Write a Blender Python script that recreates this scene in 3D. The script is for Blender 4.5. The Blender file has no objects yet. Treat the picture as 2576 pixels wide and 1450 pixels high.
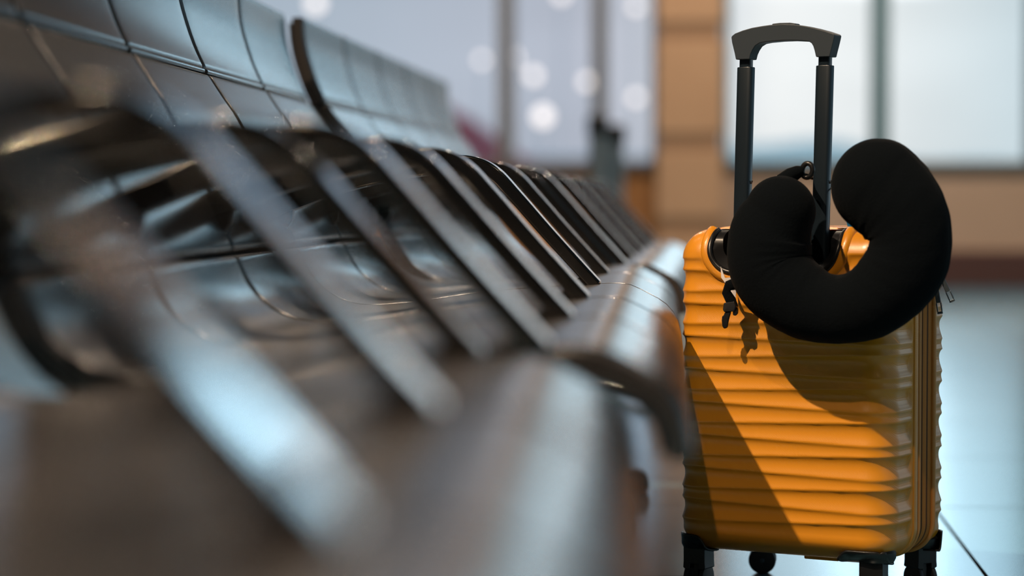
import bpy, bmesh, math, random
import numpy as np
from mathutils import Vector, Matrix

random.seed(4)
R = math.radians
SC = bpy.context.scene
COL = SC.collection

# ------------------------------------------------------------------ camera
cam_d = bpy.data.cameras.new('camera')
cam = bpy.data.objects.new('camera', cam_d)
COL.objects.link(cam)
cam.location = (0, 0, 0.59)
cam.rotation_euler = (R(90 - 2.0655), 0, R(4.3906))
cam_d.lens = 85
cam_d.sensor_width = 36
cam_d.clip_start = 0.02
cam_d.clip_end = 2000
cam_d.dof.use_dof = True
cam_d.dof.focus_distance = 3.56
cam_d.dof.aperture_fstop = 1.95
SC.camera = cam

SC.view_settings.view_transform = 'Standard'
SC.view_settings.look = 'None'
SC.view_settings.gamma = 1
SC.view_settings.exposure = 0.0
SC.view_settings.use_curve_mapping = False

# ------------------------------------------------------------------ sky
W = bpy.data.worlds.new('sky')
SC.world = W
W.use_nodes = True
wn, wl = W.node_tree.nodes, W.node_tree.links
wn.clear()
tc = wn.new('ShaderNodeTexCoord')
sp = wn.new('ShaderNodeSeparateXYZ')
wl.new(tc.outputs['Generated'], sp.inputs[0])
mr = wn.new('ShaderNodeMapRange')
mr.inputs[1].default_value = -1
mr.inputs[2].default_value = 1
wl.new(sp.outputs[0], mr.inputs[0])
cr = wn.new('ShaderNodeValToRGB')
SKY = [(-1, (.40, .52, .62)), (-.22, (.47, .60, .70)), (-.05, (.60, .66, .76)), (0.0, (.74, .79, .85)),
       (.03, (1.02, 1.03, 1.03)), (.07, (.92, .95, .96)), (.135, (.68, .80, .86)), (.165, (.36, .62, .80)), (.22, (.16, .32, .44)), (.32, (.10, .20, .28)), (.5, (.2, .3, .36)), (.65, (1.0, 1.2, 1.3)), (1, (.8, 1.0, 1.1))]
els = cr.color_ramp.elements
els[0].position, els[0].color = 0, (*SKY[0][1], 1)
els[-1].position, els[-1].color = 1, (*SKY[-1][1], 1)
for x, c in SKY[1:-1]:
    els.new((x + 1) / 2).color = (*c, 1)
wl.new(mr.outputs[0], cr.inputs[0])
ns = wn.new('ShaderNodeTexNoise')
ns.inputs['Scale'].default_value = 9
ns.inputs['Detail'].default_value = 3
mp = wn.new('ShaderNodeMapping')
mp.inputs['Scale'].default_value = (1, 1, 3)
wl.new(tc.outputs['Generated'], mp.inputs[0])
wl.new(mp.outputs[0], ns.inputs[0])
mr2 = wn.new('ShaderNodeMapRange')
mr2.inputs[1].default_value = .3
mr2.inputs[2].default_value = .7
mr2.inputs[3].default_value = .93
mr2.inputs[4].default_value = 1.07
wl.new(ns.outputs[0], mr2.inputs[0])
mm = wn.new('ShaderNodeVectorMath')
mm.operation = 'SCALE'
wl.new(cr.outputs[0], mm.inputs[0])
wl.new(mr2.outputs[0], mm.inputs['Scale'])
# sky patches outside the view brightened or dimmed to shape reflections on seats and floor
def _ramp(sock, a, b, lo, hi):
    r = wn.new('ShaderNodeMapRange')
    r.interpolation_type = 'SMOOTHSTEP'
    r.inputs[1].default_value, r.inputs[2].default_value = a, b
    r.inputs[3].default_value, r.inputs[4].default_value = lo, hi
    wl.new(sock, r.inputs[0])
    return r.outputs[0]


def _math(op, a, b):
    n_ = wn.new('ShaderNodeMath')
    n_.operation = op
    for k_, x_ in enumerate((a, b)):
        if isinstance(x_, (int, float)):
            n_.inputs[k_].default_value = x_
        else:
            wl.new(x_, n_.inputs[k_])
    return n_.outputs[0]


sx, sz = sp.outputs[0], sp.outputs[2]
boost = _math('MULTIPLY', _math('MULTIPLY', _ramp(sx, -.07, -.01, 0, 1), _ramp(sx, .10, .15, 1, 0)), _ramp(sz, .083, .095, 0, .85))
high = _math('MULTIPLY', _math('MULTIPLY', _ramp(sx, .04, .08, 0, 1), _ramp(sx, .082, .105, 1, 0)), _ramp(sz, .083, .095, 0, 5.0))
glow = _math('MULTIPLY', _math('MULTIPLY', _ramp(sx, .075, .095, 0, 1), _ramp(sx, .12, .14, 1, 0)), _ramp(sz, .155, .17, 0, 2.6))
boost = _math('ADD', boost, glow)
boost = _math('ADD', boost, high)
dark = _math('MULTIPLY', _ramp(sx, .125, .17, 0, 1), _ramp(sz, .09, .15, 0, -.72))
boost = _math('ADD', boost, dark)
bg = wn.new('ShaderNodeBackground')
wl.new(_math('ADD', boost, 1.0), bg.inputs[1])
cool = wn.new('ShaderNodeMix')
cool.data_type = 'RGBA'
cool.blend_type = 'MULTIPLY'
cool.inputs[7].default_value = (.66, .95, 1.12, 1)
wl.new(_ramp(sp.outputs[2], .08, .13, 0, 1), cool.inputs[0])
wl.new(mm.outputs[0], cool.inputs[6])
wl.new(cool.outputs[2], bg.inputs[0])
wo = wn.new('ShaderNodeOutputWorld')
wl.new(bg.outputs[0], wo.inputs[0])

# ------------------------------------------------------------------ materials


def mat(name, color=(.5, .5, .5), rough=.5, metal=0.0, ior=1.5, coat=0.0, coat_rough=.1, sheen=0.0, emit=None, estr=0.0,
        noise=None, bump=None, wave=None):
    m = bpy.data.materials.new(name)
    m.use_nodes = True
    n, l = m.node_tree.nodes, m.node_tree.links
    b = n['Principled BSDF']
    b.inputs['Base Color'].default_value = (*color, 1)
    b.inputs['Roughness'].default_value = rough
    b.inputs['Metallic'].default_value = metal
    b.inputs['IOR'].default_value = ior
    b.inputs['Coat Weight'].default_value = coat
    b.inputs['Coat Roughness'].default_value = coat_rough
    b.inputs['Sheen Weight'].default_value = sheen
    if emit:
        b.inputs['Emission Color'].default_value = (*emit, 1)
        b.inputs['Emission Strength'].default_value = estr
    t = n.new('ShaderNodeTexCoord')
    if noise:                       # (scale, other colour, lo, hi, stretch)
        sc, c2, lo, hi, st = noise
        mpn = n.new('ShaderNodeMapping')
        mpn.inputs['Scale'].default_value = st
        l.new(t.outputs['Object'], mpn.inputs[0])
        nt = n.new('ShaderNodeTexNoise')
        nt.inputs['Scale'].default_value = sc
        nt.inputs['Detail'].default_value = 5
        l.new(mpn.outputs[0], nt.inputs[0])
        r_ = n.new('ShaderNodeMapRange')
        r_.inputs[1].default_value = lo
        r_.inputs[2].default_value = hi
        l.new(nt.outputs[0], r_.inputs[0])
        mx = n.new('ShaderNodeMix')
        mx.data_type = 'RGBA'
        l.new(r_.outputs[0], mx.inputs[0])
        mx.inputs[6].default_value = (*color, 1)
        mx.inputs[7].default_value = (*c2, 1)
        l.new(mx.outputs[2], b.inputs['Base Color'])
    h = None
    if bump:                        # (scale, strength, distance)
        nt = n.new('ShaderNodeTexNoise')
        nt.inputs['Scale'].default_value = bump[0]
        nt.inputs['Detail'].default_value = 3
        l.new(t.outputs['Object'], nt.inputs[0])
        bp = n.new('ShaderNodeBump')
        bp.inputs['Strength'].default_value = bump[1]
        bp.inputs['Distance'].default_value = bump[2]
        l.new(nt.outputs[0], bp.inputs['Height'])
        h = bp
    if wave:                        # (scale, strength, distance, euler)
        mpw = n.new('ShaderNodeMapping')
        mpw.inputs['Rotation'].default_value = wave[3]
        l.new(t.outputs['Object'], mpw.inputs[0])
        wv = n.new('ShaderNodeTexWave')
        wv.inputs['Scale'].default_value = wave[0]
        l.new(mpw.outputs[0], wv.inputs[0])
        bp = n.new('ShaderNodeBump')
        bp.inputs['Strength'].default_value = wave[1]
        bp.inputs['Distance'].default_value = wave[2]
        l.new(wv.outputs[0], bp.inputs['Height'])
        if h:
            l.new(h.outputs[0], bp.inputs['Normal'])
        h = bp
    if h:
        l.new(h.outputs[0], b.inputs['Normal'])
    return m


def glass_mat(name, tint, refl=.05):
    m = bpy.data.materials.new(name)
    m.use_nodes = True
    n, l = m.node_tree.nodes, m.node_tree.links
    n.clear()
    tr = n.new('ShaderNodeBsdfTransparent')
    tr.inputs[0].default_value = (*tint, 1)
    gl = n.new('ShaderNodeBsdfGlossy')
    gl.inputs['Roughness'].default_value = .02
    mx = n.new('ShaderNodeMixShader')
    mx.inputs[0].default_value = refl
    o = n.new('ShaderNodeOutputMaterial')
    l.new(tr.outputs[0], mx.inputs[1])
    l.new(gl.outputs[0], mx.inputs[2])
    l.new(mx.outputs[0], o.inputs[0])
    return m


def floor_mat():
    m = mat('polished stone tile', (.26, .33, .39), .13, ior=1.45)
    n, l = m.node_tree.nodes, m.node_tree.links
    b = n['Principled BSDF']
    t = n.new('ShaderNodeTexCoord')
    mp_ = n.new('ShaderNodeMapping')
    mp_.inputs['Location'].default_value = (-.454, -.19, 0)
    l.new(t.outputs['Object'], mp_.inputs[0])
    br = n.new('ShaderNodeTexBrick')
    br.offset = 0
    br.squash = 1
    br.inputs['Scale'].default_value = 1
    br.inputs['Brick Width'].default_value = .9
    br.inputs['Row Height'].default_value = .9
    br.inputs['Mortar Size'].default_value = .0035
    br.inputs['Mortar Smooth'].default_value = .1
    br.inputs['Color1'].default_value = (.12, .28, .38, 1)
    br.inputs['Color2'].default_value = (.105, .255, .35, 1)
    br.inputs['Mortar'].default_value = (.02, .022, .025, 1)
    l.new(mp_.outputs[0], br.inputs[0])
    nz = n.new('ShaderNodeTexNoise')
    nz.inputs['Scale'].default_value = 3
    nz.inputs['Detail'].default_value = 6
    l.new(t.outputs['Object'], nz.inputs[0])
    mx = n.new('ShaderNodeMix')
    mx.data_type = 'RGBA'
    mx.blend_type = 'MULTIPLY'
    mx.inputs[0].default_value = .35
    l.new(br.outputs[0], mx.inputs[6])
    l.new(nz.outputs[0], mx.inputs[7])
    l.new(mx.outputs[2], b.inputs['Base Color'])
    rr = n.new('ShaderNodeMapRange')
    rr.inputs[3].default_value = .18
    rr.inputs[4].default_value = .9
    l.new(br.outputs['Fac'], rr.inputs[0])
    l.new(rr.outputs[0], b.inputs['Roughness'])
    ir = n.new('ShaderNodeMapRange')
    ir.inputs[3].default_value = 1.45
    ir.inputs[4].default_value = 1.02
    l.new(br.outputs['Fac'], ir.inputs[0])
    l.new(ir.outputs[0], b.inputs['IOR'])
    return m


M = {}
M['floor'] = floor_mat()
M['tan'] = mat('beige painted wall', (.50, .36, .27), .7, noise=(2, (.46, .33, .24), .3, .7, (1, 1, 1)))
M['slate'] = mat('slate blue upper wall', (.07, .12, .17), .7)
M['hall'] = mat('dark taupe hall wall', (.05, .042, .037), .8)
M['wood'] = mat('orange brown panelling', (.42, .20, .075), .5, noise=(3, (.36, .17, .06), .3, .7, (1, 1, 6)))
M['pillar'] = mat('tan stone cladding', (.52, .33, .20), .55, noise=(4, (.48, .30, .18), .3, .7, (1, 1, 1)))
M['joint'] = mat('cladding joint', (.30, .18, .105), .7)
M['dark_base'] = mat('dark brown plinth', (.085, .04, .035), .5)
M['sill'] = mat('brown sill', (.14, .075, .045), .5)
M['ceiling'] = mat('dim ceiling', (.055, .075, .095), .9)
M['mullion'] = mat('grey window frame', (.20, .22, .26), .45)
M['mullion_teal'] = mat('blue grey window frame', (.12, .22, .26), .4)
M['reveal'] = mat('pale window reveal', (.42, .50, .56), .5)
M['glass'] = glass_mat('clear pane', (.97, .98, .98))
M['glass_tint'] = glass_mat('lightly tinted pane', (.93, .92, .93))
M['apron'] = mat('apron concrete', (.38, .39, .40), .9)
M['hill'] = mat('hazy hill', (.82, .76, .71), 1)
M['red'] = mat('red lorry paint', (.52, .07, .09), .5)
M['pink'] = mat('pale pink cladding', (.62, .42, .44), .7)
M['rubber'] = mat('black rubber', (.012, .012, .013), .6)
M['pad'] = mat('dark moulded seat pad', (.022, .020, .019), .23, ior=1.75, bump=(1000, .3, .0001),
               noise=(14, (.028, .024, .023), .35, .7, (1, 1, 1)))
M['pad_gloss'] = mat('glossier dark seat pad', (.022, .020, .020), .25, ior=2.1, bump=(1000, .3, .0001),
                    noise=(14, (.030, .026, .025), .35, .7, (1, 1, 1)))  # more reflective than the back pads, to lift the seat lip highlight
M['shell'] = mat('black seat shell', (.008, .008, .009), .5)
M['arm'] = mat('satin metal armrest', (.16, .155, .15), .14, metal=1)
M['rod'] = mat('glossy seam bead', (.03, .035, .04), .15, ior=1.8)
M['arm_top'] = mat('brightened armrest face', (.74, .77, .80), .12, metal=1)
M['alu'] = mat('polished aluminium', (.62, .64, .66), .22, metal=1)
M['beam'] = mat('dark steel beam', (.05, .05, .055), .35, metal=.6)
M['case'] = mat('mustard yellow shell', (.68, .265, .013), .34, ior=1.5, coat=.3, coat_rough=.22, wave=(210, .16, .0006, (0, R(32), 0)))
M['zip'] = mat('ochre zip fabric', (.50, .17, .018), .75, bump=(700, .4, .0006))
M['cord'] = mat('ochre piping', (.62, .26, .06), .4)
M['zipline'] = mat('dark zip coil', (.10, .035, .01), .6)
M['plastic'] = mat('black plastic', (.008, .008, .009), .32)
M['pole'] = mat('black anodised pole', (.010, .018, .027), .28, metal=.2)
M['grip'] = mat('dark grey grip', (.024, .036, .050), .5, bump=(1500, .15, .0003))
M['steel'] = mat('grey zip metal', (.12, .15, .18), .35, metal=.8)
M['plush'] = mat('black plush', (.0012, .0028, .0045), .95, ior=1.2, sheen=.01, bump=(260, .5, .0015))
M['label'] = mat('white care label', (.62, .58, .58), .8)
M['blue'] = mat('blue strap', (.002, .12, .28), .45)
M['wheel'] = mat('dark grey wheel', (.03, .03, .032), .45)
M['post'] = mat('brushed grey post', (.30, .31, .31), .4, metal=.7)
M['lamp'] = mat('warm lamp reflection', (.9, .9, .9), .4, emit=(1, .86, .74), estr=2.2)
M['panel_lamp'] = mat('ceiling lamp diffuser', (.9, .9, .9), .4, emit=(1, .72, .50), estr=6)
M['lamp_case'] = mat('white lamp housing', (.7, .7, .7), .5)

# ------------------------------------------------------------------ mesh helpers


def tag(o, label=None, cat=None, group=None, kind=None):
    if label:
        o['label'] = label
    if cat:
        o['category'] = cat
    if group:
        o['group'] = group
    if kind:
        o['kind'] = kind
    return o


def link(name, verts, faces, m, parent=None, smooth=True, bevel=None, auto=40, fix=True):
    me = bpy.data.meshes.new(name)
    me.from_pydata([tuple(map(float, v)) for v in verts], [], [tuple(int(i) for i in f) for f in faces])
    me.validate()
    if fix:
        bm = bmesh.new()
        bm.from_mesh(me)
        bmesh.ops.recalc_face_normals(bm, faces=bm.faces)
        bm.to_mesh(me)
        bm.free()
    me.update()
    o = bpy.data.objects.new(name, me)
    COL.objects.link(o)
    mats = m if isinstance(m, list) else [m]
    for x in mats:
        me.materials.append(x)
    if parent:
        o.parent = parent
    if smooth:
        me.polygons.foreach_set('use_smooth', [True] * len(me.polygons))
        if auto:
            me.set_sharp_from_angle(angle=R(auto))
    if bevel:
        b = o.modifiers.new('edge', 'BEVEL')
        b.width = bevel
        b.segments = 3
        b.limit_method = 'ANGLE'
        b.harden_normals = smooth
        b.angle_limit = R(35)
    return o


def empty(name, loc=(0, 0, 0), rz=0):
    o = bpy.data.objects.new(name, None)
    COL.objects.link(o)
    o.location = loc
    o.rotation_euler = (0, 0, rz)
    o.empty_display_size = .1
    return o


class MB:
    def __init__(s):
        s.v = []
        s.f = []

    def add(s, v, f):
        k = len(s.v)
        s.v += [tuple(map(float, p)) for p in v]
        s.f += [tuple(i + k for i in q) for q in f]
        return s

    def box(s, x0, x1, y0, y1, z0, z1):
        v = [(x, y, z) for x in (x0, x1) for y in (y0, y1) for z in (z0, z1)]
        return s.add(v, [(0, 1, 3, 2), (4, 6, 7, 5), (0, 4, 5, 1), (2, 3, 7, 6), (0, 2, 6, 4), (1, 5, 7, 3)])

    def tube(s, pts, rad, n=12, closed=False, caps=True, flat=1.0, up=None):
        pts = [Vector(p) for p in pts]
        N = len(pts)
        rads = rad if isinstance(rad, (list, tuple)) else [rad] * N
        rings = []
        ref = Vector(up) if up else None
        prev = None
        for i, p in enumerate(pts):
            a = pts[(i - 1) % N] if (closed or i > 0) else p
            b = pts[(i + 1) % N] if (closed or i < N - 1) else p
            t = (b - a).normalized()
            if ref:
                x = ref - t * ref.dot(t)
                x.normalize()
            elif prev is None:
                x = t.orthogonal().normalized()
            else:
                x = prev - t * prev.dot(t)
                x.normalize()
            prev = x
            y = t.cross(x)
            rings.append([p + x * (rads[i] * math.cos(2 * math.pi * k / n) * flat) + y * (rads[i] * math.sin(2 * math.pi * k / n)) for k in range(n)])
        v = [q for r in rings for q in r]
        f = []
        for i in range(N if closed else N - 1):
            j = (i + 1) % N
            for k in range(n):
                f.append((i * n + k, i * n + (k + 1) % n, j * n + (k + 1) % n, j * n + k))
        if caps and not closed:
            f.append(tuple(range(n))[::-1])
            f.append(tuple((N - 1) * n + k for k in range(n)))
        return s.add(v, f)

    def lathe(s, prof, c=(0, 0, 0), n=32, axis='z'):
        v = []
        for r, h in prof:
            for k in range(n):
                a = 2 * math.pi * k / n
                p = (r * math.cos(a), r * math.sin(a), h)
                if axis == 'x':
                    p = (p[2], p[0], p[1])
                elif axis == 'y':
                    p = (p[0], p[2], p[1])
                v.append((p[0] + c[0], p[1] + c[1], p[2] + c[2]))
        f = []
        for i in range(len(prof) - 1):
            for k in range(n):
                f.append((i * n + k, i * n + (k + 1) % n, (i + 1) * n + (k + 1) % n, (i + 1) * n + k))
        f.append(tuple(range(n))[::-1])
        f.append(tuple((len(prof) - 1) * n + k for k in range(n)))
        return s.add(v, f)

    def prism(s, poly, y0, y1):          # poly of (x, z), extruded along y
        n = len(poly)
        v = [(x, y0, z) for x, z in poly] + [(x, y1, z) for x, z in poly]
        f = [tuple(range(n)), tuple(range(n, 2 * n))[::-1]]
        for i in range(n):
            j = (i + 1) % n
            f.append((i, i + n, j + n, j))
        return s.add(v, f)

    def build(s, name, m, parent=None, **k):
        return link(name, s.v, s.f, m, parent, **k)


def catmull(P, per=8):
    P = [np.array(p, float) for p in P]
    Q = [2 * P[0] - P[1]] + P + [2 * P[-1] - P[-2]]
    out = []
    for i in range(1, len(Q) - 2):
        a, b, c, d = Q[i - 1:i + 3]
        for k in range(per):
            t = k / per
            out.append(.5 * ((2 * b) + (c - a) * t + (2 * a - 5 * b + 4 * c - d) * t * t + (3 * b - a - 3 * c + d) * t ** 3))
    out.append(P[-1])
    return np.array(out)


def resample(P, n):
    P = np.array(P)
    s = np.concatenate([[0], np.cumsum(np.linalg.norm(np.diff(P, axis=0), axis=1))])
    t = np.linspace(0, s[-1], n)
    return np.stack([np.interp(t, s, P[:, k]) for k in range(P.shape[1])], 1), s[-1]


def copy_tree(o, parent=None):
    c = o.copy()
    COL.objects.link(c)
    c.parent = parent
    for ch in list(o.children):
        copy_tree(ch, c)
    return c


# ------------------------------------------------------------------ the hall
XL, XR, YB, YF, ZC = -8.0, 7.0, -7.0, 16.7, 5.6
st = lambda o: tag(o, kind='structure')
st(MB().box(XL, XR, YB, YF + .3, -.1, 0).build('floor', M['floor'], smooth=False))
st(MB().box(XL, XR, YB, YF + .3, ZC, ZC + .1).build('ceiling', M['ceiling'], smooth=False))
st(MB().box(XL - .1, XL, YB, YF + .3, 0, ZC).build('wall_left', M['hall'], smooth=False))
st(MB().box(XL, XR, YB - .1, YB, 0, ZC).build('wall_back', M['hall'], smooth=False))
SILL, HEAD = .832, 3.38
# wall under the windows and above them
st(MB().box(.17, XR, YF, YF + .25, 0, SILL - .03).build('wall_front', M['tan'], smooth=False))
st(MB().box(XL, .17, YF, YF + .25, 0, SILL - .03).build('wall_front', M['wood'], smooth=False))
st(MB().box(XL, XR, YF, YF + .25, HEAD, ZC).build('wall_front', M['slate'], smooth=False))
st(MB().box(.17, XR, YF - .03, YF, 0, .25).build('baseboard_front', M['dark_base'], bevel=.005, smooth=False))
st(MB().box(XL, .17, YF - .03, YF, 0, .12).build('baseboard_front', M['dark_base'], bevel=.005, smooth=False))
st(MB().box(-.277 + XL * 0 - 7.7, .17, YF - .05, YF + .25, SILL - .03, SILL).build('trim_1', M['sill'], bevel=.006, smooth=False))
st(MB().box(.17, XR, YF - .05, YF + .25, SILL - .03, SILL).build('trim_2', M['sill'], bevel=.006, smooth=False))
# stone pillar with recessed joints
pil = MB()
zs = [0, .42, .98, 1.72, 2.45, 3.2, 3.95, 4.7, ZC]
for a, b in zip(zs[:-1], zs[1:]):
    pil.box(-.272, .168, 16.15, 16.75, a + (.0 if a == 0 else .055), b - (0 if b == ZC else .055))
p_ = st(pil.build('wall_pillar', M['pillar'], bevel=.008, smooth=False))
jj = MB()
for z in zs[1:-1]:
    jj.box(-.262, .158, 16.165, 16.74, z - .055, z + .055)
st(jj.build('trim_3', M['joint'], smooth=False))


def window(n, x0, x1, mull, gm, fm):
    fr = MB()
    w = .045
    fr.box(x0, x0 + w, YF + .06, YF + .16, SILL, HEAD).box(x1 - w, x1, YF + .06, YF + .16, SILL, HEAD)
    fr.box(x0, x1, YF + .06, YF + .16, SILL, SILL + .03).box(x0, x1, YF + .06, YF + .16, HEAD - .05, HEAD)
    root = empty('window_%d' % n, ((x0 + x1) / 2, YF, SILL))
    st(root)
    f = fr.build('window_frame', fm, smooth=False)
    f.parent = root
    f.matrix_parent_inverse = Matrix.Translation(root.location).inverted()
    xs = [x0] + [m_[0] for m_ in mull] + [x1]
    for mx, mw in mull:
        o = MB().box(mx - mw / 2, mx + mw / 2, YF + .04, YF + .18, SILL + .031, HEAD - .051).build('mullion', fm, smooth=False)
        o.parent = root
        o.matrix_parent_inverse = Matrix.Translation(root.location).inverted()
    for a, b in zip(xs[:-1], xs[1:]):
        o = MB().box(a + .05, b - .05, YF + .10, YF + .112, SILL + .02, HEAD - .04).build('pane', gm, smooth=False)
        o.parent = root
        o.matrix_parent_inverse = Matrix.Translation(root.location).inverted()


window(1, XL + .1, -.275, [(-5.6, .11), (-3.55, .11), (-1.33, .115), (-.68, .105)], M['glass_tint'], M['mullion'])
st(MB().box(3.05, XR, YF, YF + .25, SILL, HEAD).build('wall_front', M['slate'], smooth=False))
window(2, .172, 3.05, [(1.245, .125), (2.3, .125)], M['glass'], M['mullion_teal'])
# right side of the hall: low wall and long glazing
st(MB().box(XR, XR + .2, YB, YF + .3, 0, .5).build('wall_right', M['tan'], smooth=False))
st(MB().box(XR, XR + .2, YB, YF + .3, 5.0, ZC).build('wall_right', M['tan'], smooth=False))
w3 = st(empty('window_3', (XR, 5, .5)))
for y in [-7, -4, -1, 2, 5, 8, 11, 14, 16.9]:
    o = MB().box(0.03, .13, y - 5 - .05, y - 5 + .05, 0, 4.5).build('mullion', M['mullion_teal'], w3, smooth=False)
MB().box(.07, .082, -12, 11.9, 0, 4.5).build('pane', M['glass'], w3, smooth=False)

# ------------------------------------------------------------------ outside
st(MB().box(-300, 300, YF + .35, 500, -.3, -.02).build('ground_outside', M['apron'], smooth=False))
hx = np.linspace(-60, 140, 90)
hv, hf = [], []
for i, x in enumerate(hx):
    h = 6.3 + 1.6 * math.sin(x * .045 + 1) + 1.1 * math.sin(x * .13) + .5 * math.sin(x * .31 + 2)
    if x < -5:
        h *= max(.05, 1 + (x + 5) / 40)
    hv += [(x, 300, -.3), (x, 310, h * .8), (x, 340, h), (x, 400, -.3)]
for i in range(len(hx) - 1):
    for k in range(3):
        hf.append((4 * i + k, 4 * i + k + 1, 4 * i + 5 + k, 4 * i + 4 + k))
st(link('hills', hv, hf, M['hill'], auto=None))

# red service lorry parked out on the apron
lr = tag(empty('service_lorry', (-9.3, 70, -.02)), 'blurred red service lorry parked outside beyond the left window', 'lorry')
MB().prism([(0, .6), (6.2, .6), (6.2, 1.45), (5.0, 1.72), (4.3, 1.85), (3.5, 2.45), (2.8, 2.95), (2.0, 3.4), (0, 3.5)], -1.1, 1.1).build('body', M['red'], lr, bevel=.06)
MB().box(.1, 6.0, -.9, .9, .42, .6).build('chassis', M['rubber'], lr, bevel=.02)
for x in (1.1, 4.9):
    for y in (-1.0, 1.0):
        o = MB().lathe([(.2, -.12), (.44, -.12), (.5, -.08), (.5, .08), (.44, .12), (.2, .12)], (x, y, .5), axis='y').build('wheel', M['rubber'], lr)
# long low pale pink terminal wing far away
tb = tag(empty('terminal_building', (-3.2, 140, -.02)), 'low pale pink terminal building far beyond the left window', 'building')
MB().box(-14, 3, 0, 12, 0, 2.9).build('wall', M['pink'], tb, smooth=False)
MB().box(-14.3, 3.3, -.4, 12.4, 2.9, 3.15).build('roof', M['lamp_case'], tb, smooth=False)
for i in range(10):
    MB().box(-13.2 + 1.65 * i, -12.2 + 1.65 * i, -.06, -.001, 1.1, 2.2).build('window', M['mullion'], tb, smooth=False)
# masts added outside to stand in for lamps reflected in the glass
REFLECTION_MASTS = [(1290, 145, .13, 'warm lamp glowing just right of the left grey mullion'), (1342, 190, .13, 'fainter lamp slightly lower right of the left mullion lamp'),
         (1366, 292, .19, 'brightest and lowest lamp, midway between the two grey mullions'), (1476, 206, .12, 'pale lamp just left of the right grey mullion'),
         (1600, 246, .12, 'low pale lamp between the right grey mullion and the stone pillar'), (1600, 18, .12, 'high lamp between the right grey mullion and the stone pillar'),
         (1412, -12, .14, 'lamp cut by the top edge between the two grey mullions'), (1212, 150, .11, 'faint lamp left of the left grey mullion'),
         (790, 5, .20, 'large pale lamp just above the seat backs')]
for i, (px, py, r, lab) in enumerate(REFLECTION_MASTS):
    Y = 55 + 1.7 * i
    x, z = (px - 1755) / 6082 * Y, .59 + (505 - py) / 6082 * Y
    ms = tag(empty('reflection_mast', (x, Y, -.02)), 'mast outside standing in for a reflected lamp, ' + lab, 'floodlight', 'stand-in masts for reflected lamps beyond the left window')
    MB().tube([(0, 0, 0), (0, 0, z - r)], [.035, .02], 8).build('pole', M['lamp_case'], ms)
    MB().lathe([(.02, -r), (.6 * r, -.8 * r), (.95 * r, -.3 * r), (r, 0), (.95 * r, .3 * r), (.6 * r, .8 * r), (.02, r)], (0, 0, z + .02), 16).build('lamp_head', M['lamp'], ms)

# ------------------------------------------------------------------ ceiling lamps (out of view; fill and wall-wash lamps are added)


def downlight(x, y, power, size, lab, colr=(1, .74, .50)):
    t = tag(empty('ceiling_light', (x, y, ZC)), lab, 'lamp', 'ceiling lights of the waiting hall')
    MB().lathe([(.13, 0), (.13, -.03), (.11, -.06), (.08, -.06), (.08, -.02)], n=24).build('housing', M['lamp_case'], t)
    MB().lathe([(.06, -.03), (.055, -.05), (.01, -.055)], n=16).build('bulb', M['panel_lamp'], t)
    ld = bpy.data.lights.new('lamp_light', 'SPOT')
    ld.energy = power
    ld.color = colr
    ld.shadow_soft_size = size
    ld.spot_size = R(150)
    ld.spot_blend = .5
    lo = bpy.data.objects.new('lamp_light', ld)
    COL.objects.link(lo)
    lo.parent = t
    lo.location = (0, 0, -.09)
    return t


KEY_P, KEY2_P, FILL_P = 2050, 400, 75
downlight(-2.85, .80, KEY_P, .05, 'bright warm ceiling light left above the nearer seats')
downlight(-.90, -1.35, KEY2_P, .05, 'warm ceiling light above the nearest seats')
for x, y, lab in ((-3.5, 6, 'behind the seat row'), (3.5, 6, 'over the open floor'), (-3.5, -3, 'behind the camera, left'), (3.0, -3.5, 'behind the camera, right')):  # unseen fill lamps added to lift the shaded sides
    downlight(x, y, FILL_P, .15, 'added warm fill light ' + lab, (1, .80, .62))
for x, y, p, lab in ((-2.4, 13.0, 600, 'near the panelled wall'), (.1, 12.6, 700, 'before the stone pillar'), (2.6, 13.0, 600, 'near the beige sill wall')):  # unseen lamps added to wash the window wall and pillar
    downlight(x, y, p, .15, 'added warm fill light ' + lab, (1, .76, .56))

# ------------------------------------------------------------------ bench seating
PITCH = .52
PROF = [(-.780, .952), (-.776, .90), (-.766, .86), (-.752, .82), (-.735, .785), (-.7115, .748), (-.6875, .712), (-.656, .648),
        (-.628, .588), (-.600, .524), (-.582, .484), (-.551, .452), (-.503, .435), (-.42, .440), (-.3345, .4525), (-.24, .461),
        (-.1476, .4668), (-.104, .4668), (-.077, .4550), (-.048, .4385), (-.029, .413), (-.021, .372)]
CURVE = catmull(PROF, 10)


def cut(z_hi, i0, i1):
    return CURVE[i0 * 10:i1 * 10 + 1]


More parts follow.
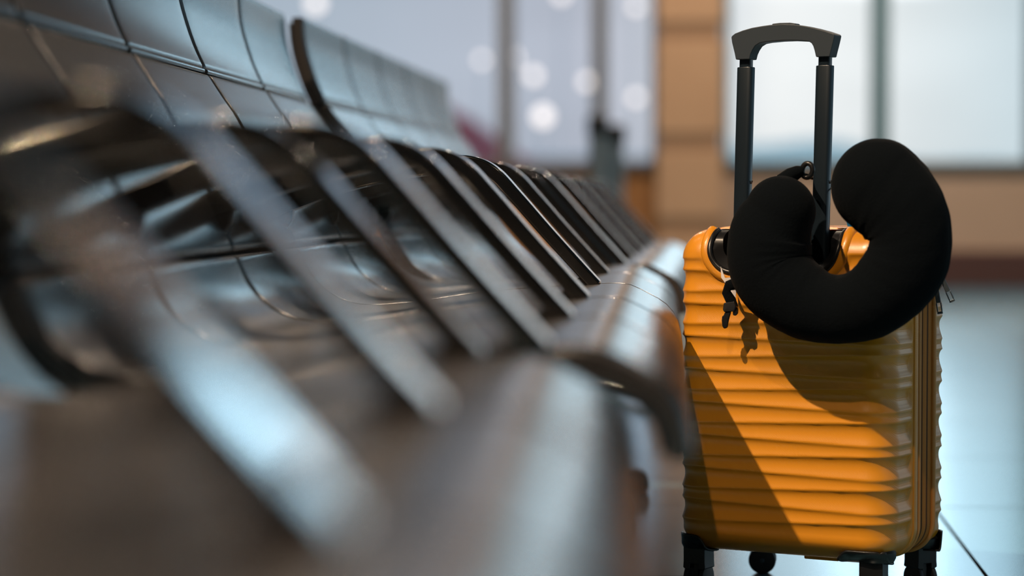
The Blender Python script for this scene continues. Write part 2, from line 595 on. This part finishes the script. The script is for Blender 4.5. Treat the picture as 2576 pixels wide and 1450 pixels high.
def pad_mesh(curve, gap0, gap1, halfw, r, thick, taper=1):
    P, L = resample(curve, 60)
    s = np.concatenate([[gap0 + x for x in (0, .0006, .0018, .0035, .006)], np.linspace(gap0 + .01, L - gap1 - .01, 44), [L - gap1 - x for x in (.006, .0035, .0018, .0006, 0)]])
    cum = np.linspace(0, L, 60)
    C = np.stack([np.interp(s, cum, P[:, k]) for k in (0, 1)], 1)
    T = np.gradient(C, axis=0)
    T /= np.linalg.norm(T, axis=1)[:, None]
    Nn = np.stack([-T[:, 1], T[:, 0]], 1)       # rotate tangent: towards the sitter
    ys = np.concatenate([[-halfw + x for x in (0, .0006, .0018, .0035, .006)], np.linspace(-halfw + .012, halfw - .012, 13), [halfw - x for x in (.006, .0035, .0018, .0006, 0)]])
    def drop(e):
        e = np.minimum(e, r)
        return r - np.sqrt(np.maximum(0, r * r - (r - e) ** 2))
    ds = drop(np.minimum(s - s[0], s[-1] - s))
    dy = drop(np.minimum(ys + halfw, halfw - ys))
    v, f = [], []
    ny = len(ys)
    for i in range(len(s)):
        for j in range(ny):
            d = min(r, math.hypot(ds[i], dy[j]))
            v.append((C[i, 0] - Nn[i, 0] * d, ys[j], C[i, 1] - Nn[i, 1] * d))
    nb = len(v)
    for i in range(len(s)):
        for j in range(ny):
            v.append((C[i, 0] - Nn[i, 0] * thick, ys[j], C[i, 1] - Nn[i, 1] * thick))
    ns = len(s)
    for i in range(ns - 1):
        for j in range(ny - 1):
            a = i * ny + j
            f.append((a, a + ny, a + ny + 1, a + 1))
            a += nb
            f.append((a, a + 1, a + ny + 1, a + ny))
    for i in range(ns - 1):
        for j in (0, ny - 1):
            a = i * ny + j
            q = (a, a + nb, a + nb + ny, a + ny)
            f.append(q if j == 0 else q[::-1])
    for j in range(ny - 1):
        for i in (0, ns - 1):
            a = i * ny + j
            q = (a, a + 1, a + 1 + nb, a + nb)
            f.append(q if i == 0 else q[::-1])
    return v, f


def tapered_arm():
    top = catmull([(-.655, .590), (-.60, .611), (-.539, .631), (-.449, .650), (-.38, .6575), (-.332, .6560), (-.297, .640),
                   (-.262, .603), (-.215, .549), (-.165, .4935), (-.142, .4685)], 8)
    T = np.gradient(top, axis=0)
    T /= np.linalg.norm(T, axis=1)[:, None]
    N_ = np.stack([-T[:, 1], T[:, 0]], 1)
    n = len(top)
    w = np.interp(np.linspace(0, 1, n), [0, .35, .6, 1], [.033, .028, .021, .018])
    bot = top - N_ * w[:, None]
    poly = [tuple(p) for p in top] + [tuple(p) for p in bot[::-1]]
    return poly


def make_bench(seats):
    root = empty('airport_bench')
    # one prototype seat, then copies of it and its sub-parts
    hw = PITCH / 2 - .0058
    hv_, hf_ = pad_mesh(CURVE, .012, .012, PITCH / 2 - .001, .003, .006)
    cv = CURVE
    T = np.gradient(cv, axis=0)
    T /= np.linalg.norm(T, axis=1)[:, None]
    back = cv - np.stack([-T[:, 1], T[:, 0]], 1) * .0235
    sv, sf = pad_mesh(back, .010, .008, PITCH / 2 - .001, .002, .006)
    protoseat = link('seat', sv, sf, M['shell'], root)
    protoseat.location = (0, PITCH / 2, 0)
    for nm, i0, i1, g0, g1 in (('upper_back_pad', 0, 4, 0, .004), ('lower_back_pad', 4, 9, .004, .003), ('seat_pad', 9, 21, .003, 0)):
        v, f = pad_mesh(CURVE[i0 * 10:i1 * 10 + 1], g0, g1, hw, .0075, .023)
        link(nm, v, f, M['pad_gloss' if nm == 'seat_pad' else 'pad'], protoseat)
    MB().tube([(-.7395, -hw + .006, .7845), (-.7395, hw - .006, .7845)], .0042, 12).build('highlight_rod', M['rod'], protoseat)  # rod added in the groove so the pad edge shows a bright line
    for k in range(1, seats):
        c = copy_tree(protoseat, root)
        c.location = (0, PITCH * (k + .5), 0)
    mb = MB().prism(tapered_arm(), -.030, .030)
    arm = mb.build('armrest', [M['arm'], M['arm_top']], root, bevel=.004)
    for pl in arm.data.polygons:            # upper face made paler to brighten its window reflection
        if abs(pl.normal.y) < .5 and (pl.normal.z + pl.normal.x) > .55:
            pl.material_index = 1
    MB().prism([(-.628, .592), (-.600, .604), (-.606, .560), (-.622, .535), (-.660, .545), (-.665, .575)], -.012, .012).build('bracket', M['shell'], arm, bevel=.003)
    # curved foot of the armrest meeting the seat
    MB().prism([(-.172, .478), (-.150, .458), (-.166, .446), (-.215, .445), (-.205, .462)], -.014, .014).build('foot', M['arm'], arm, bevel=.003)
    for k in range(1, seats + 1):
        c = copy_tree(arm, root)
        c.location = (0, PITCH * k, 0)
    arm.location = (0, 0, 0)
    L = PITCH * seats
    MB().box(-.43, -.35, .02, L - .02, .325, .395).build('beam', M['beam'], root, bevel=.008)
    for y in (.16, L - .16):
        leg = MB().tube([(-.39, y, .33), (-.39, y, .10), (-.385, y, .05)], [.028, .028, .03], 20).build('leg', M['alu'], root)
        MB().tube([(-.66, y, .028), (-.60, y, .035), (-.39, y, .05), (-.20, y, .04), (-.15, y, .032)], [.018, .022, .028, .024, .020], 16, flat=.8, up=(0, 0, 1)).build('foot', M['alu'], leg)
        MB().lathe([(.012, 0), (.026, .002), (.030, .012), (.028, .032), (.02, .044), (.006, .048)], (-.135, y, 0), 20).build('rubber_tip', M['rubber'], leg)
        MB().lathe([(.012, 0), (.026, .002), (.030, .012), (.028, .032), (.02, .044), (.006, .048)], (-.67, y, 0), 20).build('rubber_tip', M['rubber'], leg)
    for k in range(seats):
        y = PITCH * (k + .5)
        MB().prism([(-.50, .415), (-.20, .435), (-.24, .395), (-.34, .375), (-.44, .375)], y - .012, y + .012).build('seat_support', M['beam'], root, bevel=.003)
    return root


BG = 'airport benches set end to end in one row'
b1 = make_bench(5)
b1.location = (.0203, 2.040, 0)
b1.rotation_euler.z = R(.744)
tag(b1, 'dark five-seat airport bench in sharp focus beside the yellow suitcase, middle of the row', 'bench', BG)
b2 = copy_tree(b1)
b2.location = (.006, 4.713, 0)
b2.rotation_euler.z = R(-.40)
tag(b2, 'dark airport bench farthest along the row, toward the windows, its backs pale blue with glare', 'bench', BG)
b0 = copy_tree(b1)
a0 = R(2.4)
b0.location = (-.026 + 2.6 * math.sin(a0), 1.93 - 2.6 * math.cos(a0), 0)
b0.rotation_euler.z = a0
tag(b0, 'nearest dark airport bench, strongly blurred in the foreground with wide pale armrest bars', 'bench', BG)

# ------------------------------------------------------------------ suitcase
CW, CD, Z0, Z1, CR = .345, .25, .0675, .548, .045
ANG = R(-26)
suit = empty('suitcase', (.1177, 3.5396, 0), ANG)
tag(suit, 'mustard yellow ribbed cabin suitcase standing with its black handle pulled out', 'suitcase')


def ribs(u, z):
    u = np.clip(u, -.14, .14)
    q = (u + .12) / .264
    best = np.zeros_like(z)
    lines = []
    for k in range(4, -5, -1):
        lines.append(.3101 + .0092 * q + .0487 * k)
        lines.append(.2917 - .0065 * q + .0487 * k)
    for hi, lo in zip(lines[:-1], lines[1:]):
        w = hi - lo
        t = (z - lo) / w
        m_ = (t > 0) & (t < 1)
        best = np.where(m_, np.abs(t) ** 1.3 * np.abs(1 - t) ** .75 / .2770 * .0052 * (w / .034) ** 1.25, best)
    return best


WELLS = [(-.0725, .0395), (.0520, .0400)]
ZW = .524                      # centre height of the round part of each well


def in_well(u, n, z):
    m_ = np.zeros_like(u, bool)
    for c, h in WELLS:
        m_ |= (np.abs(u - c) < h) & (n < .070) & ((z > ZW) | ((u - c) ** 2 + (z - ZW) ** 2 < h * h))
    return m_


def shell(name, n0, n1, front, parent):
    """half of a rounded box between depth n0 and n1; open at the zip side"""
    hx, hz, cz = CW / 2, (Z1 - Z0) / 2, (Z0 + Z1) / 2
    V, F = [], []

    def put(U, Nn, Z, dirm):
        # U, Nn, Z on the box surface -> rounded position, ribs pressed in
        q = np.stack([U, Nn, Z - cz], -1)
        lim = np.array([hx - CR, CD / 2 - CR, hz - CR])
        cen = q - np.array([0, CD / 2, 0])
        c = np.clip(cen, -lim, lim)
        d = cen - c
        ln = np.linalg.norm(d, axis=-1, keepdims=True)
        ln[ln == 0] = 1
        nrm = d / ln
        p = c + nrm * CR
        U2, N2, Z2 = p[..., 0], p[..., 1] + CD / 2, p[..., 2] + cz
        fade = np.clip(1.25 - np.abs(nrm[..., 2]) * 1.6, 0, 1)
        dep = ribs(U2, Z2) * fade
        if front:           # ribs die out round the collars of the handle wells
            for cc, hh in WELLS:
                rr = np.sqrt((U2 - cc) ** 2 + np.minimum(0, Z2 - ZW) ** 2)
                dep = dep * np.clip((rr - hh - .010) / .012, 0, 1)
            flat = np.clip((N2 - (n1 - .022)) / .006, 0, 1)
            dep = dep * (1 - flat)
        p2 = np.stack([U2 - nrm[..., 0] * dep, N2 - nrm[..., 1] * dep, Z2 - nrm[..., 2] * dep], -1)
        return p2

    def grid(a, b, fn, keep=None, flip=False):
        A, B = np.meshgrid(a, b, indexing='ij')
        p = fn(A, B)
        na, nb = A.shape
        k = len(V)
        V.extend(p.reshape(-1, 3).tolist())
        cen = (p[:-1, :-1] + p[1:, 1:] + p[1:, :-1] + p[:-1, 1:]) / 4
        bad = in_well(cen[..., 0], cen[..., 1], cen[..., 2]) if front else np.zeros(cen.shape[:2], bool)
        for i in range(na - 1):
            for j in range(nb - 1):
                if bad[i, j]:
                    continue
                q = (k + i * nb + j, k + (i + 1) * nb + j, k + (i + 1) * nb + j + 1, k + i * nb + j + 1)
                F.append(q[::-1] if flip else q)
    us = np.linspace(-hx, hx, 131)
    zs_ = np.linspace(Z0, Z1, 241)
    nf = 0 if front else CD
    ns_ = np.linspace(n0, n1, 42)
    one = lambda A: np.ones_like(A)
    grid(us, zs_, lambda A, B: put(A, nf * one(A), B, 0), flip=not front)
    grid(ns_, zs_, lambda A, B: put(-hx * one(A), A, B, 0), flip=True)
    grid(ns_, zs_, lambda A, B: put(hx * one(A), A, B, 0))
    grid(us, ns_, lambda A, B: put(A, B, Z1 * one(A), 0))
    grid(us, ns_, lambda A, B: put(A, B, Z0 * one(A), 0), flip=True)
    o = link(name, V, F, M['case'], parent, auto=None, fix=False)
    # weld the seams between the grids
    bm = bmesh.new()
    bm.from_mesh(o.data)
    bmesh.ops.remove_doubles(bm, verts=bm.verts, dist=.00004)
    bm.normal_update()
    bm.to_mesh(o.data)
    bm.free()
    return o


fs = shell('front_shell', 0, .108, True, suit)
bs = shell('back_shell', .178, CD, False, suit)


def rrect(off, n, cnt=16):
    hx, hz, cz = CW / 2 + off, (Z1 - Z0) / 2 + off, (Z0 + Z1) / 2
    r = CR + off
    pts = []
    for (sx, sz, a0_) in ((1, 1, 0), (-1, 1, 90), (-1, -1, 180), (1, -1, 270)):
        for k in range(cnt + 1):
            a = R(a0_ + 90 * k / cnt)
            pts.append((sx * (hx - r) + r * math.cos(a), n, cz + sz * (hz - r) + r * math.sin(a)))
    return pts


def ring_band(offs, parent, name, m):
    """loft of rounded rectangles: offs = [(offset, depth), ...]"""
    rings = [rrect(o_, n_) for o_, n_ in offs]
    k = len(rings[0])
    v = [p for r_ in rings for p in r_]
    f = []
    for i in range(len(rings) - 1):
        for j in range(k):
            f.append((i * k + j, i * k + (j + 1) % k, (i + 1) * k + (j + 1) % k, (i + 1) * k + j))
    return link(name, v, f, m, parent, auto=50)


zb = ring_band([(-.004, .100), (-.0035, .112), (-.001, .118), (-.001, .130), (-.0025, .1315), (-.001, .133), (-.001, .150), (-.0035, .1515), (-.0035, .1555), (-.001, .157), (-.001, .170), (-.003, .176), (-.004, .186)], suit, 'zipper_band', M['zip'])
ring_band([(0, .0935), (.0022, .0945), (.003, .098), (.003, .104), (.0018, .1085), (-.002, .1095)], suit, 'shell_flange', M['case'])
for n_ in (.1145, .1745):
    MB().tube(rrect(.0005, n_), .0032 if n_ < .15 else .0042, 10, closed=True).build('piping', M['cord'], zb)
MB().tube(rrect(-.0022, .1535), .0018, 8, closed=True).build('zip_coil', M['zipline'], zb)
MB().tube(rrect(-.0012, .1318), .0012, 8, closed=True).build('zip_coil', M['zipline'], zb)


def pull(n, z, swing, out, name='zipper_pull'):
    u = CW / 2 + .004
    MB().box(u - .003, u + .003, .1535 - .005, .1535 + .005, z - .003, z + .012).build('slider', M['steel'], zb, bevel=.0015)
    p = MB()
    # slim tab hanging in the (u, z) plane, with an open eye at its lower end
    for (x0, x1, z0, z1) in ((-.0036, .0036, -.031, -.006), (-.0042, -.0022, -.044, -.031), (.0022, .0042, -.044, -.031), (-.0042, .0042, -.0475, -.044), (-.0028, -.0012, -.006, .001), (.0012, .0028, -.006, .001), (-.0028, .0028, .001, .003)):
        p.box(x0, x1, -.0011, .0011, z0, z1)
    o = p.build(name, M['steel'], zb, bevel=.0007)
    o.location = (u + out, n, z)
    o.rotation_euler = (0, -swing, R(12))
    return o


pull(.160, .470, R(9), .004)
pull(.172, .484, R(24), .006)

# handle wells: black cups sunk in the top edge, each with rim and moulded collar


def nsurf(z):
    d = max(0, z - (Z1 - CR))
    return CR - math.sqrt(max(0, CR * CR - d * d))


for c, h in WELLS:
    def outline(hh, ztop=Z1 - .0015, lo=0):
        pts = [(c - hh, ztop - k * (ztop - ZW) / 8) for k in range(8)]
        pts += [(c - hh * math.cos(a), ZW - hh * math.sin(a)) for a in np.linspace(0, math.pi, 25)]
        pts += [(c + hh, ZW + (k + 1) * (ztop - ZW) / 8) for k in range(8)]
        return pts
    ol = outline(h - .001)
    k = len(ol)
    v = [(u, nsurf(z) - .001, z) for u, z in ol] + [(u, .062, z) for u, z in ol]
    f = [(i, i + 1, i + 1 + k, i + k) for i in range(k - 1)] + [tuple(range(k, 2 * k))]
    well = link('handle_well', v, f, M['plastic'], suit, auto=50)
    MB().tube([(u, nsurf(z) - .0015, z) for u, z in outline(h)], .0042, 10, flat=1).build('rim', M['plastic'], well)
    # dished inner step
    o2 = outline(h - .004)
    o3 = outline(h - .016)
    v = [(u, nsurf(z) + .001, z) for u, z in o2] + [(u, max(nsurf(z) + .002, .014), max(z, ZW - h + .014)) for u, z in o3]
    f = [(i, i + 1, i + 1 + k, i + k) for i in range(k - 1)]
    link('inner_lip', v, f, M['plastic'], well, auto=None)
    MB().tube([(u, nsurf(z) + .0065, z) for u, z in outline(h + .0085, Z1 - .004)], .0098, 12).build('collar', M['case'], well)

# telescopic handle, pulled out and leaning slightly
HN = .035


def lean(u0, z):
    return u0 + (z - .605) * .0245


for u0, zt in ((-.0737, .7875), (.0522, .7865)):
    z0 = .492
    p = MB()
    w_, d_ = .0125, .0088
    ring = [(w_ * math.copysign(abs(math.cos(a)) ** .55, math.cos(a)), d_ * math.copysign(abs(math.sin(a)) ** .55, math.sin(a))) for a in np.linspace(0, 2 * math.pi, 32, endpoint=False)]
    v = [(lean(u0, z) + a * s_, HN + b * s_, z) for z, s_ in ((z0, 1), (zt - .001, 1), (zt, .95)) for a, b in ring]
    f = [(i * 32 + k, i * 32 + (k + 1) % 32, (i + 1) * 32 + (k + 1) % 32, (i + 1) * 32 + k) for i in range(2) for k in range(32)] + [tuple(range(32))[::-1], tuple(range(64, 96))]
    pole = link('handle_pole', v, f, M['pole'], suit)
    v = [(lean(u0, z) + a * .76, HN + b * .76, z) for z in (zt, .803) for a, b in ring]
    f = [(k, (k + 1) % 32, 32 + (k + 1) % 32, 32 + k) for k in range(32)] + [tuple(range(32))[::-1], tuple(range(32, 64))]
    link('inner_pole', v, f, M['pole'], pole)
    MB().prism([(lean(u0, .62) + .0122, .615), (lean(u0, .62) + .0132, .615), (lean(u0, .70) + .0132, .62), (lean(u0, .70) + .0122, .62)], HN - .002, HN + .002).build('lock_hole', M['rubber'], pole, smooth=False)
G = [(-.0802, .7985), (-.0826, .8090), (-.0865, .8235), (-.0878, .8318), (-.0865, .8338), (-.0817, .8372), (-.0700, .8410), (-.0546, .8445), (-.0380, .8466),
     (-.0246, .8478), (-.0050, .8484), (.0134, .8470), (.0290, .8445), (.0441, .8410), (.0620, .8360), (.0755, .8312), (.0770, .8290), (.0745, .8190), (.0715, .8080), (.0690, .7985),
     (.0475, .7985), (.0452, .8080), (.0430, .8145), (.0405, .8185), (.0367, .8212), (.0250, .8228), (.0080, .8240), (-.0120, .8240), (-.0320, .8230), (-.0417, .8216),
     (-.0485, .8180), (-.0530, .8120), (-.0560, .8060), (-.0580, .7985)]
MB().prism(G[::-1], HN - .013, HN + .013).build('handle_grip', M['grip'], suit, bevel=.005)
gb = MB().prism([(-.0246, .846), (.0134, .8455), (.0130, .8488), (.004, .8503), (-.012, .8505), (-.024, .8497)][::-1], HN - .008, HN + .008).build('release_button', M['grip'], suit, bevel=.001)

# carry handle and blue tag on the top
MB().tube([(-.07, .145, Z1 - .004), (-.055, .145, Z1 - .001), (-.02, .145, Z1 + .001), (.06, .145, Z1 + .001), (.095, .145, Z1 - .001), (.11, .145, Z1 - .004)], .012, 14, flat=.25, up=(0, 0, 1)).build('carry_handle', M['grip'], suit)
MB().prism([(.036, Z1 - .001), (.0335, Z1 + .012), (.034, Z1 + .038), (.042, Z1 + .044), (.095, Z1 + .044), (.105, Z1 + .034), (.105, Z1 - .001)], .172, .178).build('luggage_tag', M['blue'], suit, bevel=.002)

# castors


def castor(u, n, rz, name='wheel_assembly'):
    root = empty(name, (u, n, 0), rz)
    root.parent = suit
    root.scale = (.86, 1, 1)
    hb = MB()
    hb.prism([(-.0205, .072), (-.0205, .048), (-.0215, .038), (-.017, .036), (-.0085, .036), (-.0085, .044), (-.0072, .044), (.0072, .044), (.0085, .044), (.0085, .036), (.017, .036), (.0215, .038), (.0205, .048), (.0205, .072)][::-1], -.017, .017)
    hb.build('fork', M['plastic'], root, bevel=.002)
    MB().box(-.006, .006, -.010, .010, .012, .046).build('stem', M['plastic'], root, bevel=.002)
    for s_ in (-1, 1):
        MB().lathe([(.004, -.0048), (.017, -.005), (.0205, -.0035), (.0217, 0), (.0205, .0035), (.017, .005), (.004, .0048)], (s_ * .0150, 0, .0217), 32, 'x').build('wheel', M['wheel'], root)
    MB().lathe([(.003, -.021), (.0035, -.0205), (.0035, .0205), (.003, .021)], (0, 0, .0217), 12, 'x').build('axle', M['steel'], root)
    return root


castor(-.147, .040, 0)
castor(.134, .040, R(8))
castor(-.143, .262, R(112))
castor(.139, .215, R(60))


def corner_bracket(u0, u1, z0, z1, n, back=False):
    """black guard wrapping the bottom edge of the shell"""
    v, f = [], []
    nn = 18
    ang = np.linspace(0, math.pi / 2 + .15, nn)
    prof = []
    for a in ang:                       # from the face round under the case
        dn = CR - (CR + .0022) * math.cos(a)
        zz_ = (Z0 + CR) - (CR + .0022) * math.sin(a)
        prof.append((dn, zz_))
    prof = [(p[0], min(p[1], z1)) for p in prof if p[1] < z1 + .004]
    us = np.linspace(u0, u1, 24)
    m_ = len(prof)
    for i, u in enumerate(us):
        t = (u - u0) / (u1 - u0)
        e = min(t, 1 - t) * (u1 - u0)
        cut_ = .016 * max(0, 1 - e / .016) ** 2
        for dn, z in prof:
            cu = 0
            q = Vector((u, dn, z))
            lim = CW / 2 - CR
            if abs(u) > lim:            # follow the vertical corner
                a = min(math.pi / 2, (abs(u) - lim) / CR)
                rad = CR - dn
                q = Vector((math.copysign(lim + (CR + .001) * math.sin(a) * 1.0, u), CR - rad * math.cos(a) + 0, z))
            nq = q[1] if not back else CD - q[1]
            v.append((q[0], nq, q[2] - (cut_ * max(0, (z - .066) / .022) if abs(u) < lim + .03 else 0)))
    for i in range(23):
        for j in range(m_ - 1):
            f.append((i * m_ + j, i * m_ + j + 1, (i + 1) * m_ + j + 1, (i + 1) * m_ + j))
    o = link('wheel_guard', v, f, M['plastic'], suit, auto=None)
    s_ = o.modifiers.new('thick', 'SOLIDIFY')
    s_.thickness = .003
    s_.offset = 0
    return o


corner_bracket(-.188, -.119, .07, .0905, 0)
corner_bracket(.091, .165, .07, .0855, 0)
corner_bracket(-.165, -.10, .07, .0905, 0, True)
corner_bracket(.10, .19, .07, .0935, 0, True)
for u, n in ((-.147, .042), (.139, .042), (-.147, .218), (.139, .212)):
    MB().lathe([(.010, .066), (.024, .068), (.027, .074), (.027, .082), (.02, .09)], (u, n, 0), 24).build('swivel_plate', M['plastic'], suit)
MB().box(.02, .075, .05, .10, .0615, .070).build('base_foot', M['case'], suit, bevel=.002)

# ------------------------------------------------------------------ neck pillow
pw = empty('neck_pillow', (.1177, 3.5396, 0), ANG)
tag(pw, 'black plush C-shaped neck pillow hanging on the suitcase handle', 'pillow')
PP = [(.0300, .5745, 90), (.0145, .5363, 107), (.0193, .4871, 106), (.0665, .4480, 95), (.1174, .4370, 85), (.1712, .4512, 92), (.2150, .4936, 101), (.2262, .5379, 102), (.2110, .5785, 112), (.1792, .6098, 118)]
K = 1 / 1745.
path = catmull([(u, z, r * K) for u, z, r in PP], 14)
path, _ = resample(path, 150)
t0 = path[0, :2] - path[2, :2]
t0 /= np.linalg.norm(t0)
t1 = path[-1, :2] - path[-3, :2]
t1 /= np.linalg.norm(t1)
head, tail = [], []
for a in np.linspace(R(88), R(6), 14):
    r_ = path[0, 2]
    head.append((*(path[0, :2] + t0 * r_ * math.sin(a)), r_ * math.cos(a)))
for a in np.linspace(R(6), R(88), 14):
    r_ = path[-1, 2]
    tail.append((*(path[-1, :2] + t1 * r_ * math.sin(a)), r_ * math.cos(a)))
full = np.array(head + path.tolist() + tail)
PN = -.062
rng = np.random.RandomState(2)
pv, pf = [], []
NS = 64
T = np.gradient(full[:, :2], axis=0)
T /= np.linalg.norm(T, axis=1)[:, None]
for i, (u, z, r_) in enumerate(full):
    side = np.array([-T[i, 1], T[i, 0]])
    for k in range(NS):
        a = 2 * math.pi * k / NS
        ca, sa = math.cos(a), math.sin(a)
        wob = 1 + .006 * math.sin(i * .19 + 3 * a) + .004 * math.sin(i * .41 - 2 * a) + .004 * math.sin(i * .9 + 5 * a) * (i > 60)
        # folds of cloth on the inner left flank
        if 22 < i < 58 and sa < -.2:
            wob += .010 * math.sin(i * 1.25 + 2 * a) * math.sin(math.pi * (i - 22) / 36) * max(0, 1 - abs(ca - .35) * 1.6)
        seam = 1 - .018 * math.exp(-((a - math.pi) / .05) ** 2)
        rr = r_ * wob * seam
        pv.append((u + side[0] * rr * ca, PN + .86 * rr * sa * (1 if r_ < .03 else 1), z + side[1] * rr * ca))
n_ = len(full)
for i in range(n_ - 1):
    for k in range(NS):
        pf.append((i * NS + k, (i + 1) * NS + k, (i + 1) * NS + (k + 1) % NS, i * NS + (k + 1) % NS))
pf.append(tuple(range(NS)))
pf.append(tuple((n_ - 1) * NS + k for k in range(NS))[::-1])
link('cushion', pv, pf, M['plush'], pw, auto=None)
# toggle loop at the left tip, strap round the pole
lp = [(.0575 + .0075 * math.cos(a) + .003 * math.sin(a), -.030, .6335 + .0095 * math.sin(a) - .003 * math.cos(a)) for a in np.linspace(0, 2 * math.pi, 25)[:-1]]
MB().tube(lp, .0038, 10, closed=True).build('snap_loop', M['plastic'], pw)
MB().tube([(.026, -.045, .617), (.036, -.038, .6265), (.046, -.034, .632), (.052, -.032, .634)], [.013, .0115, .009, .006], 12).build('tab', M['plush'], pw)
MB().tube([(.056, -.034, .628), (.036, .010, .626), (.034, .050, .622), (.050, .058, .616), (.070, .052, .608), (.092, .010, .602), (.112, -.035, .600)], .005, 8, flat=.3, up=(0, 0, 1)).build('strap', M['plush'], pw)
# care label, strap end and side-release buckle at the lower left
lb = link('care_label', [(-.0790, -.030, .4945), (-.0765, -.033, .4780), (-.0500, -.040, .4490), (-.0480, -.040, .4800), (-.0700, -.034, .4775)],
          [(0, 1, 4), (1, 2, 3, 4)], M['label'], pw, smooth=False)
sl = lb.modifiers.new('t', 'SOLIDIFY')
sl.thickness = .0005
MB().tube([(-.050, -.040, .470), (-.0625, -.036, .4660), (-.0665, -.034, .4560), (-.0600, -.034, .4440), (-.0570, -.034, .4350)], .0085, 12, flat=.45, up=(0, 1, 0)).build('strap_end', M['plush'], pw)
bk = MB().prism([(-.0700, .4410), (-.0530, .4440), (-.0500, .4370), (-.0530, .4290), (-.0590, .4285), (-.0690, .4275), (-.0715, .4310)][::-1], -.039, -.029).build('buckle', M['plastic'], pw, bevel=.0015)
MB().prism([(-.0690, .4275), (-.0600, .4285), (-.0640, .4150), (-.0655, .4060), (-.0675, .4038), (-.0705, .4035), (-.0730, .4070), (-.0740, .4150), (-.0735, .4215), (-.0712, .4225)], -.037, -.032).build('prong', M['plastic'], bk, bevel=.0012)
MB().prism([(-.0520, .4380), (-.0490, .4330), (-.0495, .4260), (-.0530, .4225), (-.0565, .4235), (-.0570, .4300)], -.036, -.031).build('ladder_lock', M['plastic'], bk, bevel=.0012)

# ------------------------------------------------------------------ barrier posts by the window wall
for x, y, h, lab in ((-.4686, 11.4, .995, 'left one of the pair of grey queue barrier posts, its black head higher'),
                     (-.405, 11.9, .965, 'right one of the pair of grey queue barrier posts, its black head lower')):
    t = tag(empty('barrier_post', (x, y, 0)), lab, 'barrier post', 'queue barrier posts before the windows')
    MB().lathe([(.02, 0), (.165, 0), (.17, .008), (.16, .02), (.05, .035), (.032, .05)], n=40).build('base', M['rubber'], t)
    MB().lathe([(.042, .04), (.042, h - .10)], n=24).build('tube', M['post'], t)
    MB().lathe([(.040, h - .10), (.050, h - .095), (.050, h - .01), (.040, h)], n=24).build('head', M['rubber'], t)
    MB().box(-.02, .02, -.068, -.045, h - .085, h - .03).build('belt_clip', M['rubber'], t, bevel=.003)
